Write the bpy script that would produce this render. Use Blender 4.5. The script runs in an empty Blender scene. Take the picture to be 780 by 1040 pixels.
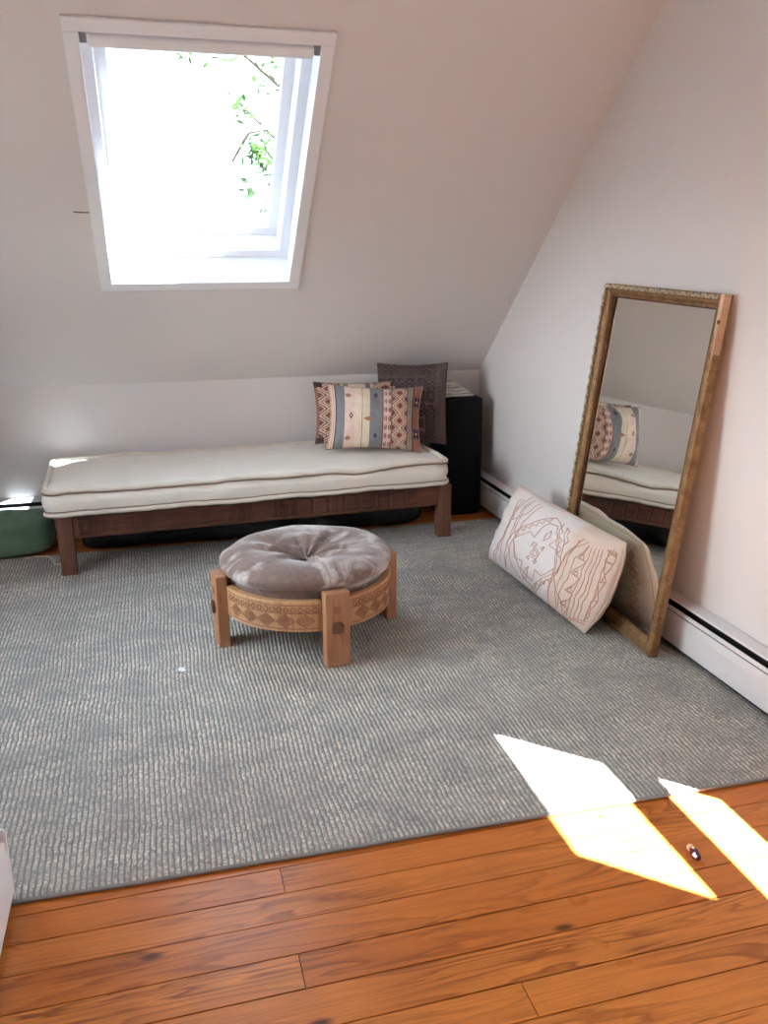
import bpy, bmesh, math, random
from mathutils import Vector, Matrix, noise
from math import sin, cos, pi, radians, sqrt, atan2, tan
random.seed(7)
SC = bpy.context.scene
COL = SC.collection

# ------------------------------------------------------------------ helpers
def lin(c):
    return tuple(((v/255)/12.92 if v/255 <= .04045 else ((v/255+.055)/1.055)**2.4) for v in c)

class MB:
    """collects shapes into one mesh"""
    def __init__(s): s.bm = bmesh.new()
    def hexa(s, P):
        v = [s.bm.verts.new(p) for p in P]
        for f in ((3,2,1,0),(4,5,6,7),(0,1,5,4),(1,2,6,5),(2,3,7,6),(3,0,4,7)):
            s.bm.faces.new([v[i] for i in f])
    def box(s, x0,x1,y0,y1,z0,z1):
        s.hexa([(x0,y0,z0),(x1,y0,z0),(x1,y1,z0),(x0,y1,z0),(x0,y0,z1),(x1,y0,z1),(x1,y1,z1),(x0,y1,z1)])
    def obox(s, c, A, B, C):
        c,A,B,C = map(Vector,(c,A,B,C))
        s.hexa([c-A-B-C,c+A-B-C,c+A+B-C,c-A+B-C,c-A-B+C,c+A-B+C,c+A+B+C,c-A+B+C])
    def prism(s, pts, off):
        off = Vector(off); a=[s.bm.verts.new(p) for p in pts]; b=[s.bm.verts.new(Vector(p)+off) for p in pts]
        n=len(pts); s.bm.faces.new(a[::-1]); s.bm.faces.new(b)
        for i in range(n): s.bm.faces.new((a[i],a[(i+1)%n],b[(i+1)%n],b[i]))
    def tube(s, pts, r, n=8, closed=False, up=(0,0,1)):
        pts=[Vector(p) for p in pts]; m=len(pts); rings=[]
        for i,p in enumerate(pts):
            a = pts[(i-1)%m] if (closed or i>0) else p
            b = pts[(i+1)%m] if (closed or i<m-1) else p
            t=(b-a); t = t.normalized() if t.length>1e-9 else Vector((1,0,0))
            u=Vector(up)
            if abs(u.dot(t))>.95: u=Vector((1,0,0)) if abs(t.x)<.9 else Vector((0,1,0))
            x=t.cross(u).normalized(); y=x.cross(t).normalized()
            rr = r(i/(m-1)) if callable(r) else r
            rings.append([s.bm.verts.new(p+x*rr*cos(2*pi*k/n)+y*rr*sin(2*pi*k/n)) for k in range(n)])
        for i in range(m if closed else m-1):
            A=rings[i];B=rings[(i+1)%m]
            for k in range(n): s.bm.faces.new((A[k],A[(k+1)%n],B[(k+1)%n],B[k]))
        if not closed:
            s.bm.faces.new(rings[0][::-1]); s.bm.faces.new(rings[-1])
    def lathe(s, prof, n=64, c=(0,0,0), fn=None, a0=0, a1=2*pi):
        full = abs(a1-a0-2*pi)<1e-6; m = n if full else n+1
        R=[]
        for k in range(m):
            a=a0+(a1-a0)*k/n; row=[]
            for (r,z) in prof:
                if fn: r,z = fn(a,r,z)
                row.append(s.bm.verts.new((c[0]+r*cos(a),c[1]+r*sin(a),c[2]+z)))
            R.append(row)
        for k in range(n):
            A=R[k];B=R[(k+1)%m]
            for j in range(len(prof)-1): s.bm.faces.new((A[j],B[j],B[j+1],A[j+1]))
        return R
    def arc_slab(s, r0,r1,z0,z1,a0,a1,n=24):
        P=[(r0,z0),(r1,z0),(r1,z1),(r0,z1),(r0,z0)]
        R=s.lathe(P[:4]+[P[0]],n,a0=a0,a1=a1)
        bmesh.ops.remove_doubles(s.bm,verts=s.bm.verts,dist=1e-6)
        s.bm.verts.ensure_lookup_table()
        bmesh.ops.holes_fill(s.bm,edges=[e for e in s.bm.edges if e.is_boundary])
    def grid(s, f, nu, nv, wrapu=False):
        V=[[s.bm.verts.new(f(i/nu, j/nv)) for j in range(nv+1)] for i in range(nu if wrapu else nu+1)]
        for i in range(nu):
            for j in range(nv):
                s.bm.faces.new((V[i][j],V[(i+1)%len(V)][j],V[(i+1)%len(V)][j+1],V[i][j+1]))
        return V
    def build(s, name, mat=None, parent=None, bevel=0, smooth=False, seg=2, weld=False, recalc=True, sub=0):
        if weld: bmesh.ops.remove_doubles(s.bm, verts=s.bm.verts, dist=1e-5)
        if recalc: bmesh.ops.recalc_face_normals(s.bm, faces=s.bm.faces)
        me=bpy.data.meshes.new(name); s.bm.to_mesh(me); s.bm.free()
        if mat: me.materials.append(mat)
        if smooth:
            for p in me.polygons: p.use_smooth=True
        o=bpy.data.objects.new(name, me); COL.objects.link(o)
        if parent: o.parent=parent
        if bevel:
            b=o.modifiers.new('bevel','BEVEL'); b.width=bevel; b.segments=seg; b.limit_method='ANGLE'; b.angle_limit=radians(35)
        if sub:
            b=o.modifiers.new('sub','SUBSURF'); b.levels=sub; b.render_levels=sub
        return o

def tag(o, label=None, cat=None, group=None, kind=None):
    if label: o['label']=label
    if cat: o['category']=cat
    if group: o['group']=group
    if kind: o['kind']=kind
    return o
def thing(name, label, cat, loc=(0,0,0), rz=0, group=None, mat=None):
    o=bpy.data.objects.new(name,None); COL.objects.link(o); o.empty_display_size=.1
    o.location=loc; o.rotation_euler=(0,0,rz)
    if mat is not None: o.matrix_world=mat
    return tag(o,label,cat,group)

# ------------------------------------------------------------------ materials
class NT:
    def __init__(s,name):
        s.m=bpy.data.materials.new(name); s.m.use_nodes=True; s.t=s.m.node_tree; s.n=s.t.nodes; s.n.clear()
        s.out=s.n.new('ShaderNodeOutputMaterial'); s.b=s.n.new('ShaderNodeBsdfPrincipled')
        s.t.links.new(s.b.outputs[0],s.out.inputs[0])
    def new(s,t,**k):
        x=s.n.new(t)
        for a,v in k.items(): setattr(x,a,v)
        return x
    def l(s,a,b): s.t.links.new(a,b)
    def setv(s,sock,v):
        if isinstance(v,bpy.types.NodeSocket): s.l(v,sock)
        elif isinstance(v,tuple) and len(v)==3 and sock.type=='RGBA': sock.default_value=(*v,1)
        else: sock.default_value=v
    def coords(s,scale=(1,1,1),kind='Object',loc=(0,0,0),src=None):
        mp=s.new('ShaderNodeMapping'); mp.inputs['Scale'].default_value=scale; mp.inputs['Location'].default_value=loc
        if src is None:
            tc=s.new('ShaderNodeTexCoord'); src=tc.outputs[kind]
        s.l(src,mp.inputs[0]); return mp.outputs[0]
    def noise(s,vec,scale,detail=4,rough=.5,dist=0,col=False):
        x=s.new('ShaderNodeTexNoise'); s.l(vec,x.inputs['Vector']); x.inputs['Scale'].default_value=scale
        x.inputs['Detail'].default_value=detail; x.inputs['Roughness'].default_value=rough; x.inputs['Distortion'].default_value=dist
        return x.outputs['Color' if col else 'Fac']
    def math(s,op,a,b=0.0,c=0.0,clamp=False):
        x=s.new('ShaderNodeMath',operation=op,use_clamp=clamp)
        for i,v in enumerate((a,b,c)): s.setv(x.inputs[i],v)
        return x.outputs[0]
    def ramp(s,f,stops):
        x=s.new('ShaderNodeValToRGB'); e=x.color_ramp.elements
        while len(e)<len(stops): e.new(.5)
        for i,(p,c) in enumerate(stops):
            e[i].position=p; e[i].color=(*c,1) if isinstance(c,tuple) else (c,c,c,1)
        s.l(f,x.inputs[0]); return x.outputs[0]
    def mix(s,f,a,b,mode='MIX'):
        x=s.new('ShaderNodeMix',data_type='RGBA',blend_type=mode)
        s.setv(x.inputs[0],f); s.setv(x.inputs[6],a); s.setv(x.inputs[7],b); return x.outputs[2]
    def bump(s,h,strength=.3,dist=.01):
        x=s.new('ShaderNodeBump'); x.inputs['Strength'].default_value=strength; x.inputs['Distance'].default_value=dist
        s.l(h,x.inputs['Height']); s.l(x.outputs[0],s.b.inputs['Normal'])
    def fin(s,col=None,rough=.6,metal=0,spec=.5,sheen=0):
        if col is not None: s.setv(s.b.inputs['Base Color'],col)
        s.setv(s.b.inputs['Roughness'],rough); s.b.inputs['Metallic'].default_value=metal
        s.b.inputs['Specular IOR Level'].default_value=spec
        if sheen:
            s.b.inputs['Sheen Weight'].default_value=sheen; s.b.inputs['Sheen Roughness'].default_value=.4
        return s.m

def m_paint(name,c,rough=.7,bump=.08,scale=9,var=.04):
    n=NT(name); v=n.coords(); f=n.noise(v,scale,5)
    c2=tuple(x*(1-var) for x in c)
    n.bump(n.noise(v,scale*6,3),bump,.004)
    return n.fin(n.mix(f,c,c2),rough,spec=.3)
def m_wood(name,c1,c2,c3,axis=0,rough=.55,gs=1.0,bump=.15):
    n=NT(name); sc=[26*gs]*3; sc[axis]=2.2*gs
    v=n.coords(tuple(sc)); f=n.noise(v,1.0,6,.62,.6)
    sc2=[110*gs]*3; sc2[axis]=6*gs
    g=n.noise(n.coords(tuple(sc2)),1.0,3,.6)
    big=n.noise(n.coords((3,3,3)),1.3,3)
    col=n.mix(n.ramp(f,[(.3,0.0),(.7,1.0)]),c1,c2)
    col=n.mix(n.ramp(g,[(.52,0.0),(.75,.75)]),col,c3)
    col=n.mix(n.ramp(big,[(.4,0.0),(.75,.45)]),col,c3)
    n.bump(n.math('ADD',f,g),bump,.003)
    return n.fin(col,rough,spec=.35)
def m_plain(name,c,rough=.5,metal=0,spec=.5,var=.12,scale=14,bump=.05,sheen=0):
    n=NT(name); f=n.noise(n.coords(),scale,4)
    n.bump(n.noise(n.coords(),scale*5,3),bump,.003)
    return n.fin(n.mix(n.ramp(f,[(.3,0.0),(.7,1.0)]),c,tuple(x*(1-var) for x in c)),rough,metal,spec,sheen)
def m_fabric(name,c=None,var=.12,weave=900,rough=.95,sheen=.15,bump=.25,attr=False,wr=0):
    n=NT(name); v=n.coords()
    if attr:
        a=n.new('ShaderNodeVertexColor'); a.layer_name='Col'; base=a.outputs[0]
        base=n.mix(n.math('MULTIPLY',n.noise(v,60,4),.35),base,n.mix(.5,base,(.05,.04,.04)))
    else:
        f=n.noise(v,7,4); base=n.mix(n.ramp(f,[(.3,0.0),(.7,1.0)]),c,tuple(x*(1-var) for x in c))
    h=n.noise(v,weave*.35,2)
    if wr: h=n.math('ADD',h,n.math('MULTIPLY',n.noise(v,9,3,.5,1.2),wr))
    n.bump(h,bump,.004)
    return n.fin(base,rough,spec=.15,sheen=sheen)

WALLC=lin((222,217,216))
M={}
M['wall']=m_paint('greige_wall_paint',WALLC,.75)
M['white']=m_paint('white_trim_paint',lin((236,236,240)),.4,.04,14,.02)
M['heater']=m_paint('heater_enamel',lin((226,222,222)),.38,.03,14,.03)
M['heater_dark']=m_plain('heater_dark_slot',lin((34,31,30)),.7)
M['metal_grey']=m_plain('grey_metal',lin((150,150,154)),.45,.3)
M['bed']=m_wood('bed_dark_wood',lin((118,76,58)),lin((92,58,45)),lin((58,36,30)),0,.55)
M['bedleg']=m_wood('bed_leg_wood',lin((126,84,64)),lin((100,64,50)),lin((66,42,34)),2,.55)
M['bedcarve']=m_wood('bed_carving_wood',lin((120,74,57)),lin((66,40,33)),lin((40,26,23)),0,.6,1.6)
M['teak']=m_wood('ottoman_wood',lin((192,142,104)),lin((168,116,82)),lin((126,84,60)),2,.5)
M['teakring']=m_wood('ottoman_ring_wood',lin((206,162,120)),lin((182,134,94)),lin((134,92,64)),2,.5,.6)
M['teakcarve']=m_wood('ottoman_carving_wood',lin((176,124,90)),lin((142,94,68)),lin((98,62,46)),2,.6,1.5)
M['peg']=m_wood('peg_wood',lin((120,84,62)),lin((92,62,46)),lin((60,40,30)),1,.6)
M['cream']=m_fabric('cream_cotton',lin((236,229,219)),.06,700,bump=.35,wr=1.2)
M['cream_pipe']=m_fabric('mattress_roll',lin((224,214,201)),.10,700,bump=.2)
M['stitch']=m_fabric('brown_stitch',lin((146,120,104)),.3,700)
M['kilim']=m_fabric('kilim_cushion_cloth',attr=True,weave=800,bump=.3)
M['floorcush']=m_fabric('white_lumbar_cloth',attr=True,weave=800,bump=.25,wr=.3)
M['thread']=m_fabric('terracotta_thread',lin((204,150,124)),.15,900)
M['black_cloth']=m_fabric('black_cloth',lin((27,26,27)),.25,700,sheen=.05,bump=.2)
M['crochet']=m_fabric('pale_knit',lin((214,208,200)),.2,500,bump=.6)
M['bagblack']=m_plain('black_plastic',lin((26,28,30)),.38,0,.5,.3,9,.3)
M['baggreen']=m_fabric('green_cloth',lin((112,140,116)),.25,700,bump=.3,wr=1.0)
M['gilt']=None

def mk_gilt():
    n=NT('worn_gilt'); v=n.coords()
    f=n.noise(v,22,6,.65); g=n.noise(v,120,4,.6)
    col=n.mix(n.ramp(f,[(.35,0.0),(.65,1.0)]),lin((160,124,82)),lin((116,84,52)))
    col=n.mix(n.ramp(g,[(.62,0.0),(.72,.8)]),col,lin((205,182,146)))
    col=n.mix(n.ramp(n.noise(v,46,5,.6),[(.6,0.0),(.75,.8)]),col,lin((74,52,34)))
    n.bump(g,.3,.003); return n.fin(col,.42,.35,.5)
M['gilt']=mk_gilt()
M['giltorn']=m_plain('silvered_gilt_ornament',lin((214,200,174)),.5,.15,.5,.45,60,.4)
M['rawwood']=m_wood('bare_chipped_wood',lin((224,196,168)),lin((204,168,136)),lin((160,116,86)),2,.7)
def mk_mirror():
    n=NT('mirror_silver'); f=n.noise(n.coords(),5,3)
    return n.fin(n.mix(f,(.80,.79,.74),(.76,.75,.70)),.02,1.0)
M['mirror']=mk_mirror()
def mk_glass(name='window_glass',tint=(.95,.97,.96)):
    n=NT(name); t=n.new('ShaderNodeBsdfTransparent'); g=n.new('ShaderNodeBsdfGlossy'); g.inputs['Roughness'].default_value=.02
    f=n.new('ShaderNodeFresnel'); f.inputs[0].default_value=1.45; mx=n.new('ShaderNodeMixShader')
    t.inputs[0].default_value=(*tint,1)
    n.l(n.math('MULTIPLY',f.outputs[0],.6),mx.inputs[0]); n.l(t.outputs[0],mx.inputs[1]); n.l(g.outputs[0],mx.inputs[2]); n.l(mx.outputs[0],n.out.inputs[0])
    return n.m
M['glass']=mk_glass(); M['glass_coated']=mk_glass('coated_skylight_glass',(.41,.455,.48))

def mk_floor():
    n=NT('orange_pine_boards')
    a=n.new('ShaderNodeVertexColor'); a.layer_name='Col'
    sep=n.new('ShaderNodeSeparateColor'); n.l(a.outputs[0],sep.inputs[0])
    tc=n.new('ShaderNodeTexCoord')
    off=n.new('ShaderNodeCombineXYZ'); n.l(n.math('MULTIPLY',sep.outputs[0],37),off.inputs[0]); n.l(n.math('MULTIPLY',sep.outputs[1],11),off.inputs[1])
    add=n.new('ShaderNodeVectorMath',operation='ADD'); n.l(tc.outputs['Object'],add.inputs[0]); n.l(off.outputs[0],add.inputs[1])
    v=n.coords((1.3,13,1),src=add.outputs[0])
    f=n.noise(v,1.0,3,.5,.5)
    ring=n.math('FRACT',n.math('MULTIPLY',f,9.0))
    ring=n.ramp(ring,[(0.0,0.0),(.55,.35),(.85,1.0),(1.0,0.0)])
    fine=n.noise(n.coords((5,160,1),src=add.outputs[0]),1.0,3,.6)
    amt=n.ramp(n.noise(n.coords((1.1,3,1),src=add.outputs[0]),1.4,2),[(.38,.15),(.62,1.0)])
    base=n.mix(sep.outputs[2],lin((214,132,60)),lin((192,108,46)))
    base=n.mix(n.math('MULTIPLY',ring,amt),base,lin((138,74,34)))
    base=n.mix(n.ramp(fine,[(.45,0.0),(.8,.55)]),base,lin((146,82,40)))
    worn=n.noise(n.coords((1,1,1)),2.2,4,.6)
    base=n.mix(n.ramp(worn,[(.5,0.0),(.72,.4)]),base,lin((164,92,48)))
    # knots and dark nail stains
    vo=n.new('ShaderNodeTexVoronoi',voronoi_dimensions='2D'); vo.inputs['Scale'].default_value=1.0; n.l(n.coords((1.7,4.6,1),src=add.outputs[0]),vo.inputs['Vector'])
    knot=n.ramp(vo.outputs['Distance'],[(.02,1.0),(.06,0.0)])
    vs=n.new('ShaderNodeSeparateColor'); n.l(vo.outputs['Color'],vs.inputs[0])
    knot=n.math('MULTIPLY',knot,n.math('GREATER_THAN',vs.outputs[0],.80))
    base=n.mix(n.math('MULTIPLY',knot,.85),base,lin((62,32,20)))
    n.bump(n.math('ADD',n.math('MULTIPLY',worn,.6),n.math('MULTIPLY',fine,.25)),.12,.004)
    return n.fin(base,n.math('ADD',n.math('MULTIPLY',worn,.22),.2),spec=.3)
M['floor']=mk_floor()

def mk_rug():
    n=NT('ribbed_wool_rug'); v=n.coords()
    sx=n.new('ShaderNodeSeparateXYZ'); n.l(v,sx.inputs[0])
    wob=n.noise(n.coords((1.0,1.5,1)),1.3,1)
    wob2=n.noise(n.coords((9,30,1)),1.0,1)
    x=n.math('ADD',sx.outputs[0],n.math('ADD',n.math('MULTIPLY',n.math('SUBTRACT',wob,.5),.045),n.math('MULTIPLY',n.math('SUBTRACT',wob2,.5),.009)))
    s=n.math('ADD',n.math('MULTIPLY',n.math('SINE',n.math('MULTIPLY',x,2*pi/.0152)),.5),.5)
    rib=n.ramp(s,[(.10,0.0),(.46,1.0)])
    streak=n.noise(n.coords((3.2,6,1)),1.7,7,.68)
    patch=n.noise(n.coords((1.5,2.1,1)),1.4,4,.6)
    loop=n.noise(n.coords((70,150,1)),1.0,2,.6)
    light=n.mix(n.ramp(patch,[(.35,0.0),(.65,1.0)]),lin((246,237,220)),lin((230,222,209)))
    light=n.mix(n.ramp(streak,[(.46,0.0),(.68,.7)]),light,lin((174,169,163)))
    light=n.mix(n.ramp(loop,[(.38,.75),(.6,0.0)]),light,lin((156,150,143)))
    dark=n.mix(n.ramp(streak,[(.35,0.0),(.65,1.0)]),lin((122,122,122)),lin((144,142,139)))
    fade=n.ramp(n.noise(n.coords((2.6,4.5,1)),2.1,6,.68),[(.40,1.0),(.64,.4)])
    brk=n.ramp(n.noise(n.coords((70,40,1)),1.0,4,.7),[(.38,.25),(.54,1.0)])
    col=n.mix(n.math('MULTIPLY',n.math('MULTIPLY',rib,fade),brk),dark,light)
    n.bump(n.math('ADD',s,n.math('MULTIPLY',loop,.6)),.55,.006)
    return n.fin(col,.95,spec=.1,sheen=.12)
M['rug']=mk_rug()
M['rugedge']=m_fabric('rug_binding',lin((152,149,145)),.25,500,bump=.4)

def mk_velvet():
    n=NT('crushed_velvet'); v=n.coords()
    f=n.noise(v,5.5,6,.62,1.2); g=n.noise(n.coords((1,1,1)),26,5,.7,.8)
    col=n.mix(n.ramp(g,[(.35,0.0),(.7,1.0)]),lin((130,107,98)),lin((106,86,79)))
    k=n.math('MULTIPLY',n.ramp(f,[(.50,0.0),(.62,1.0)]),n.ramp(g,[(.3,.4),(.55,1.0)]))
    col=n.mix(k,col,lin((184,172,168)))  # pale patches: sheen highlights of the crushed nap, painted into the colour
    n.bump(n.math('ADD',f,n.math('MULTIPLY',g,.5)),.35,.01)
    return n.fin(col,.7,spec=.25,sheen=.5)
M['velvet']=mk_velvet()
M['leaf']=None
def mk_leaf():
    n=NT('leaf_green'); f=n.noise(n.coords(),3,2)
    d=n.new('ShaderNodeBsdfTranslucent'); c=n.mix(f,lin((84,112,44)),lin((60,92,40)))
    n.l(c,d.inputs[0]); mx=n.new('ShaderNodeMixShader'); mx.inputs[0].default_value=.5
    n.fin(c,.6); n.l(n.b.outputs[0],mx.inputs[1]); n.l(d.outputs[0],mx.inputs[2]); n.l(mx.outputs[0],n.out.inputs[0]); return n.m
M['leaf']=mk_leaf()
M['bark']=m_plain('bark',lin((140,124,108)),.9,0,.2,.4,20,.6)

# ------------------------------------------------------------------ camera (fitted to the room's lines)
F=859.893; YAW=.2626156; PIT=.2902484; ROL=-.0049779
fwd=Vector((sin(YAW)*cos(PIT),cos(YAW)*cos(PIT),-sin(PIT))); r0=Vector((cos(YAW),-sin(YAW),0)); u0=r0.cross(fwd)
rr=cos(ROL)*r0+sin(ROL)*u0; uu=-sin(ROL)*r0+cos(ROL)*u0
cd=bpy.data.cameras.new('camera'); cam=bpy.data.objects.new('camera',cd); COL.objects.link(cam)
cd.sensor_fit='VERTICAL'; cd.sensor_height=36; cd.lens=F/1040*36; cd.clip_start=.02; cd.clip_end=300
mw=Matrix.Identity(4)
for i,v in enumerate((rr,uu,-fwd)):
    for j in range(3): mw[j][i]=v[j]
mw.translation=Vector((-1.976424,-5.021401,1.5)); cam.matrix_world=mw
SC.camera=cam

# ------------------------------------------------------------------ room shell
FZ=-.012                       # floor boards; the rug top is z = 0
HK=.8305684; TH=.7269675
U=Vector((0,-cos(TH),sin(TH))); N=Vector((0,sin(TH),cos(TH)))
def S(x,t,d=0): return Vector((x,0,HK))+U*t+N*d
XL=-3.3; CEIL=2.55; YF=-6.4
TC=(CEIL-HK)/sin(TH)
def struct(o): o['kind']='structure'; return o

# floor boards
def make_floor():
    gaps=[-3.172,-3.266,-3.360,-3.465,-3.565,-3.672,-3.766,-3.863]
    ys=list(gaps)
    while ys[-1]>YF: ys.append(ys[-1]-random.choice((.094,.1,.106,.11)))
    up=[gaps[0]]
    while up[-1]<.05: up.append(up[-1]+random.choice((.094,.1,.106,.11)))
    ys=up[:0:-1]+ys
    fixed={-3.172:[-1.764],-3.465:[-1.765],-3.672:[-1.31],-3.266:[.02],-3.360:[-2.9],-3.565:[-2.95,.0]}
    bm=bmesh.new(); cols=[]
    for a,b in zip(ys[:-1],ys[1:]):
        js=fixed.get(round(a,3)) 
        js=sorted(js) if js else sorted(random.uniform(XL,0) for _ in range(random.choice((1,1,2))))
        xs=[XL-.05]+js+[.05]
        for x0,x1 in zip(xs[:-1],xs[1:]):
            if x1-x0<.02: continue
            c=(random.random(),random.random(),random.random(),1); g=random.choice((.0026,.003,.004)); e=.001; top=FZ-random.random()*.001
            # board with small eased edges
            P=[(x0+e,b+g*.5,FZ-.02),(x1-e,b+g*.5,FZ-.02),(x1-e,a-g*.5,FZ-.02),(x0+e,a-g*.5,FZ-.02)]
            Q=[(p[0],p[1],top) for p in P]
            v=[bm.verts.new(p) for p in P+Q]
            for f in ((4,5,6,7),(0,1,5,4),(1,2,6,5),(2,3,7,6),(3,0,4,7)):
                bm.faces.new([v[i] for i in f]); cols.append(c)
    k=[bm.verts.new(p) for p in ((XL-.1,YF-.1,FZ-.02),(.1,YF-.1,FZ-.02),(.1,.1,FZ-.02),(XL-.1,.1,FZ-.02))]
    bm.faces.new(k); cols.append((.5,.5,1,1))
    k=[bm.verts.new(p) for p in ((XL-.1,YF-.1,FZ-.1),(XL-.1,.1,FZ-.1),(.1,.1,FZ-.1),(.1,YF-.1,FZ-.1))]
    bm.faces.new(k); cols.append((.5,.5,1,1))
    me=bpy.data.meshes.new('floor'); bm.to_mesh(me); bm.free(); me.materials.append(M['floor']); me.materials.append(M['heater_dark'])
    me.polygons[len(me.polygons)-1].material_index=1; me.polygons[len(me.polygons)-2].material_index=1
    at=me.color_attributes.new('Col','FLOAT_COLOR','CORNER')
    for p in me.polygons:
        for li in p.loop_indices: at.data[li].color=cols[p.index]
    o=bpy.data.objects.new('floor',me); COL.objects.link(o); struct(o)
make_floor()

# back knee wall
b=MB(); b.box(XL-.15,.15,0,.15,FZ-.1,HK+.10); struct(b.build('wall_back',M['wall']))

# sloped and flat ceiling with the skylight opening
WX0,WX1,WT0,WT1=-2.150,-1.277,.860,2.150          # clear opening at the ceiling face
def slab(b,x0,x1,t0,t1,d0,d1):
    b.hexa([S(x0,t0,d0),S(x1,t0,d0),S(x1,t1,d0),S(x0,t1,d0),S(x0,t0,d1),S(x1,t0,d1),S(x1,t1,d1),S(x0,t1,d1)])
b=MB(); RT=.28; o_=.012
slab(b,XL-.15,WX0-o_,-.02,TC+.05,0,RT); slab(b,WX1+o_,.15,-.02,TC+.05,0,RT)
slab(b,WX0-o_,WX1+o_,-.02,WT0-o_,0,RT); slab(b,WX0-o_,WX1+o_,WT1+o_,TC+.05,0,RT)
b.box(XL-.15,.15,YF-.15,-TC*cos(TH)+.02,CEIL,CEIL+.15)
struct(b.build('ceiling',M['wall']))

# right wall with its (off-frame) window
wy0,wy1,wz0,wz1=-4.56,-3.46,.72,2.02
b=MB()
b.box(0,.14,wy1,.0,FZ-.1,CEIL+.2); b.box(0,.14,YF-.15,wy0,FZ-.1,CEIL+.2)
b.box(0,.14,wy0,wy1,FZ-.1,wz0); b.box(0,.14,wy0,wy1,wz1,CEIL+.2)
struct(b.build('wall_right',M['wall']))
# left: alcove end, return and stub wall beside the camera
ly0,ly1,lz0,lz1=-2.60,-1.50,.80,1.80          # window at the alcove end, left of the frame
b=MB(); b.box(XL-.15,XL,-3.25,ly0,FZ-.1,CEIL+.2); b.box(XL-.15,XL,ly1,.0,FZ-.1,CEIL+.2); b.box(XL-.15,XL,ly0,ly1,FZ-.1,lz0); b.box(XL-.15,XL,ly0,ly1,lz1,CEIL+.2); struct(b.build('wall_left',M['wall'])); b=MB(); b.box(XL,-2.62,-3.25,-3.12,FZ-.1,CEIL); b.box(-2.62,-2.475,YF,-3.12,FZ-.1,CEIL)
struct(b.build('wall_left',M['wall']))
# front wall behind the camera
b=MB(); b.box(-2.62,.0,YF-.15,YF,FZ-.1,CEIL); struct(b.build('wall_front',M['wall']))
def win_frame_left():
    b=MB(); w=.05; m=(ly0+ly1)/2
    for y0,y1,z0,z1 in ((ly0,ly1,lz0,lz0+w),(ly0,ly1,lz1-w,lz1),(ly0,ly0+w,lz0+w,lz1-w),(ly1-w,ly1,lz0+w,lz1-w),(m-.02,m+.02,lz0+w,lz1-w)):
        b.box(XL-.11,XL-.07,y0,y1,z0,z1)
    o=struct(b.build('window_3',M['white'],bevel=.003))
    g=MB(); g.box(XL-.092,XL-.087,ly0+.02,ly1-.02,lz0+.02,lz1-.02); g.build('pane',M['glass'],o)
win_frame_left()
# right wall window: two panes whose sun lands on the boards and rug
K_=1.27
p1=(-4.325,-3.71,1.048*K_,1.43*K_); p2=(-4.325,-3.685,.69*K_,.91*K_)
b=MB(); X0,X1=.02,.05
b.box(X0,X1,wy0,p1[0],wz0,wz1); b.box(X0,X1,p1[1],wy1,wz0,wz1)
b.box(X0,X1,p1[0],p1[1],p1[3],wz1); b.box(X0,X1,p1[0],p1[1],p2[3],p1[2]); b.box(X0,X1,p1[0],p1[1],wz0,p2[2])
o=struct(b.build('window_2',M['white'],bevel=.002))
g=MB(); g.box(.033,.036,p1[0]-.01,p1[1]+.01,p2[2]-.01,p1[3]+.01); g.build('pane',M['glass'],o)

# ---- skylight
def frame4(b,x0,x1,t0,t1,w,d0,d1):
    slab(b,x0,x1,t0,t0+w,d0,d1); slab(b,x0,x1,t1-w,t1,d0,d1); slab(b,x0,x0+w,t0+w,t1-w,d0,d1); slab(b,x1-w,x1,t0+w,t1-w,d0,d1)
b=MB(); frame4(b,WX0-o_,WX1+o_,WT0-o_,WT1+o_,o_+.002,-.002,.15); 
frame4(b,WX0-o_,WX1+o_,WT0-o_,WT1+o_,o_+.045,.15,.26)
win=struct(b.build('window_1',M['white'],bevel=.002))
b=MB(); frame4(b,-2.190,-1.236,.808,2.204,.053,-.014,.0); cas=b.build('casing',M['white'],win,bevel=.003)
b=MB(); frame4(b,WX0+.03,WX1-.03,WT0+.03,WT1-.03,.062,.255,.30); b.build('sash',M['white'],win,bevel=.004)
b=MB(); slab(b,WX0+.08,WX1-.08,WT0+.08,WT1-.08,.278,.284); b.build('pane',M['glass_coated'],win)
# roller blind cassette at the head of the opening
bl=thing('roller_blind','slim white roller blind cassette across the top of the skylight','blind',S(-1.715,2.11,.0))
def L(o,p): return Vector(p)-o.location
b=MB(); q=[L(bl,p) for p in (S(-2.112,2.088,-.012),S(-1.312,2.088,-.012),S(-1.312,2.140,-.012),S(-2.112,2.140,-.012),S(-2.112,2.088,.045),S(-1.312,2.088,.045),S(-1.312,2.140,.045),S(-2.112,2.140,.045))]
b.hexa(q); b.build('cassette',M['white'],bl,bevel=.012,seg=3)
b=MB(); pts=[L(bl,S(x,2.086,.02)) for x in (-2.10,-1.324)]; b.tube(pts,.008,10); b.build('hem_bar',M['white'],bl)
for x in (-2.128,-1.294):
    b=MB(); q=[L(bl,p) for p in (S(x-.014,2.10,.0),S(x+.014,2.10,.0),S(x+.014,2.138,.0),S(x-.014,2.138,.0),S(x-.014,2.10,.04),S(x+.014,2.10,.04),S(x+.014,2.138,.04),S(x-.014,2.138,.04))]
    b.hexa(q); b.build('bracket',M['metal_grey'],bl,bevel=.002)
# short dark crack in the plaster left of the skylight
b=MB(); b.tube([S(-2.256,1.309,-.0012),S(-2.23,1.3055,-.0015),S(-2.193,1.305,-.0012)],.0022,6); tag(struct(b.build('trim_1',M['heater_dark'])),'short dark crack in the plaster beside the skylight')

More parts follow.
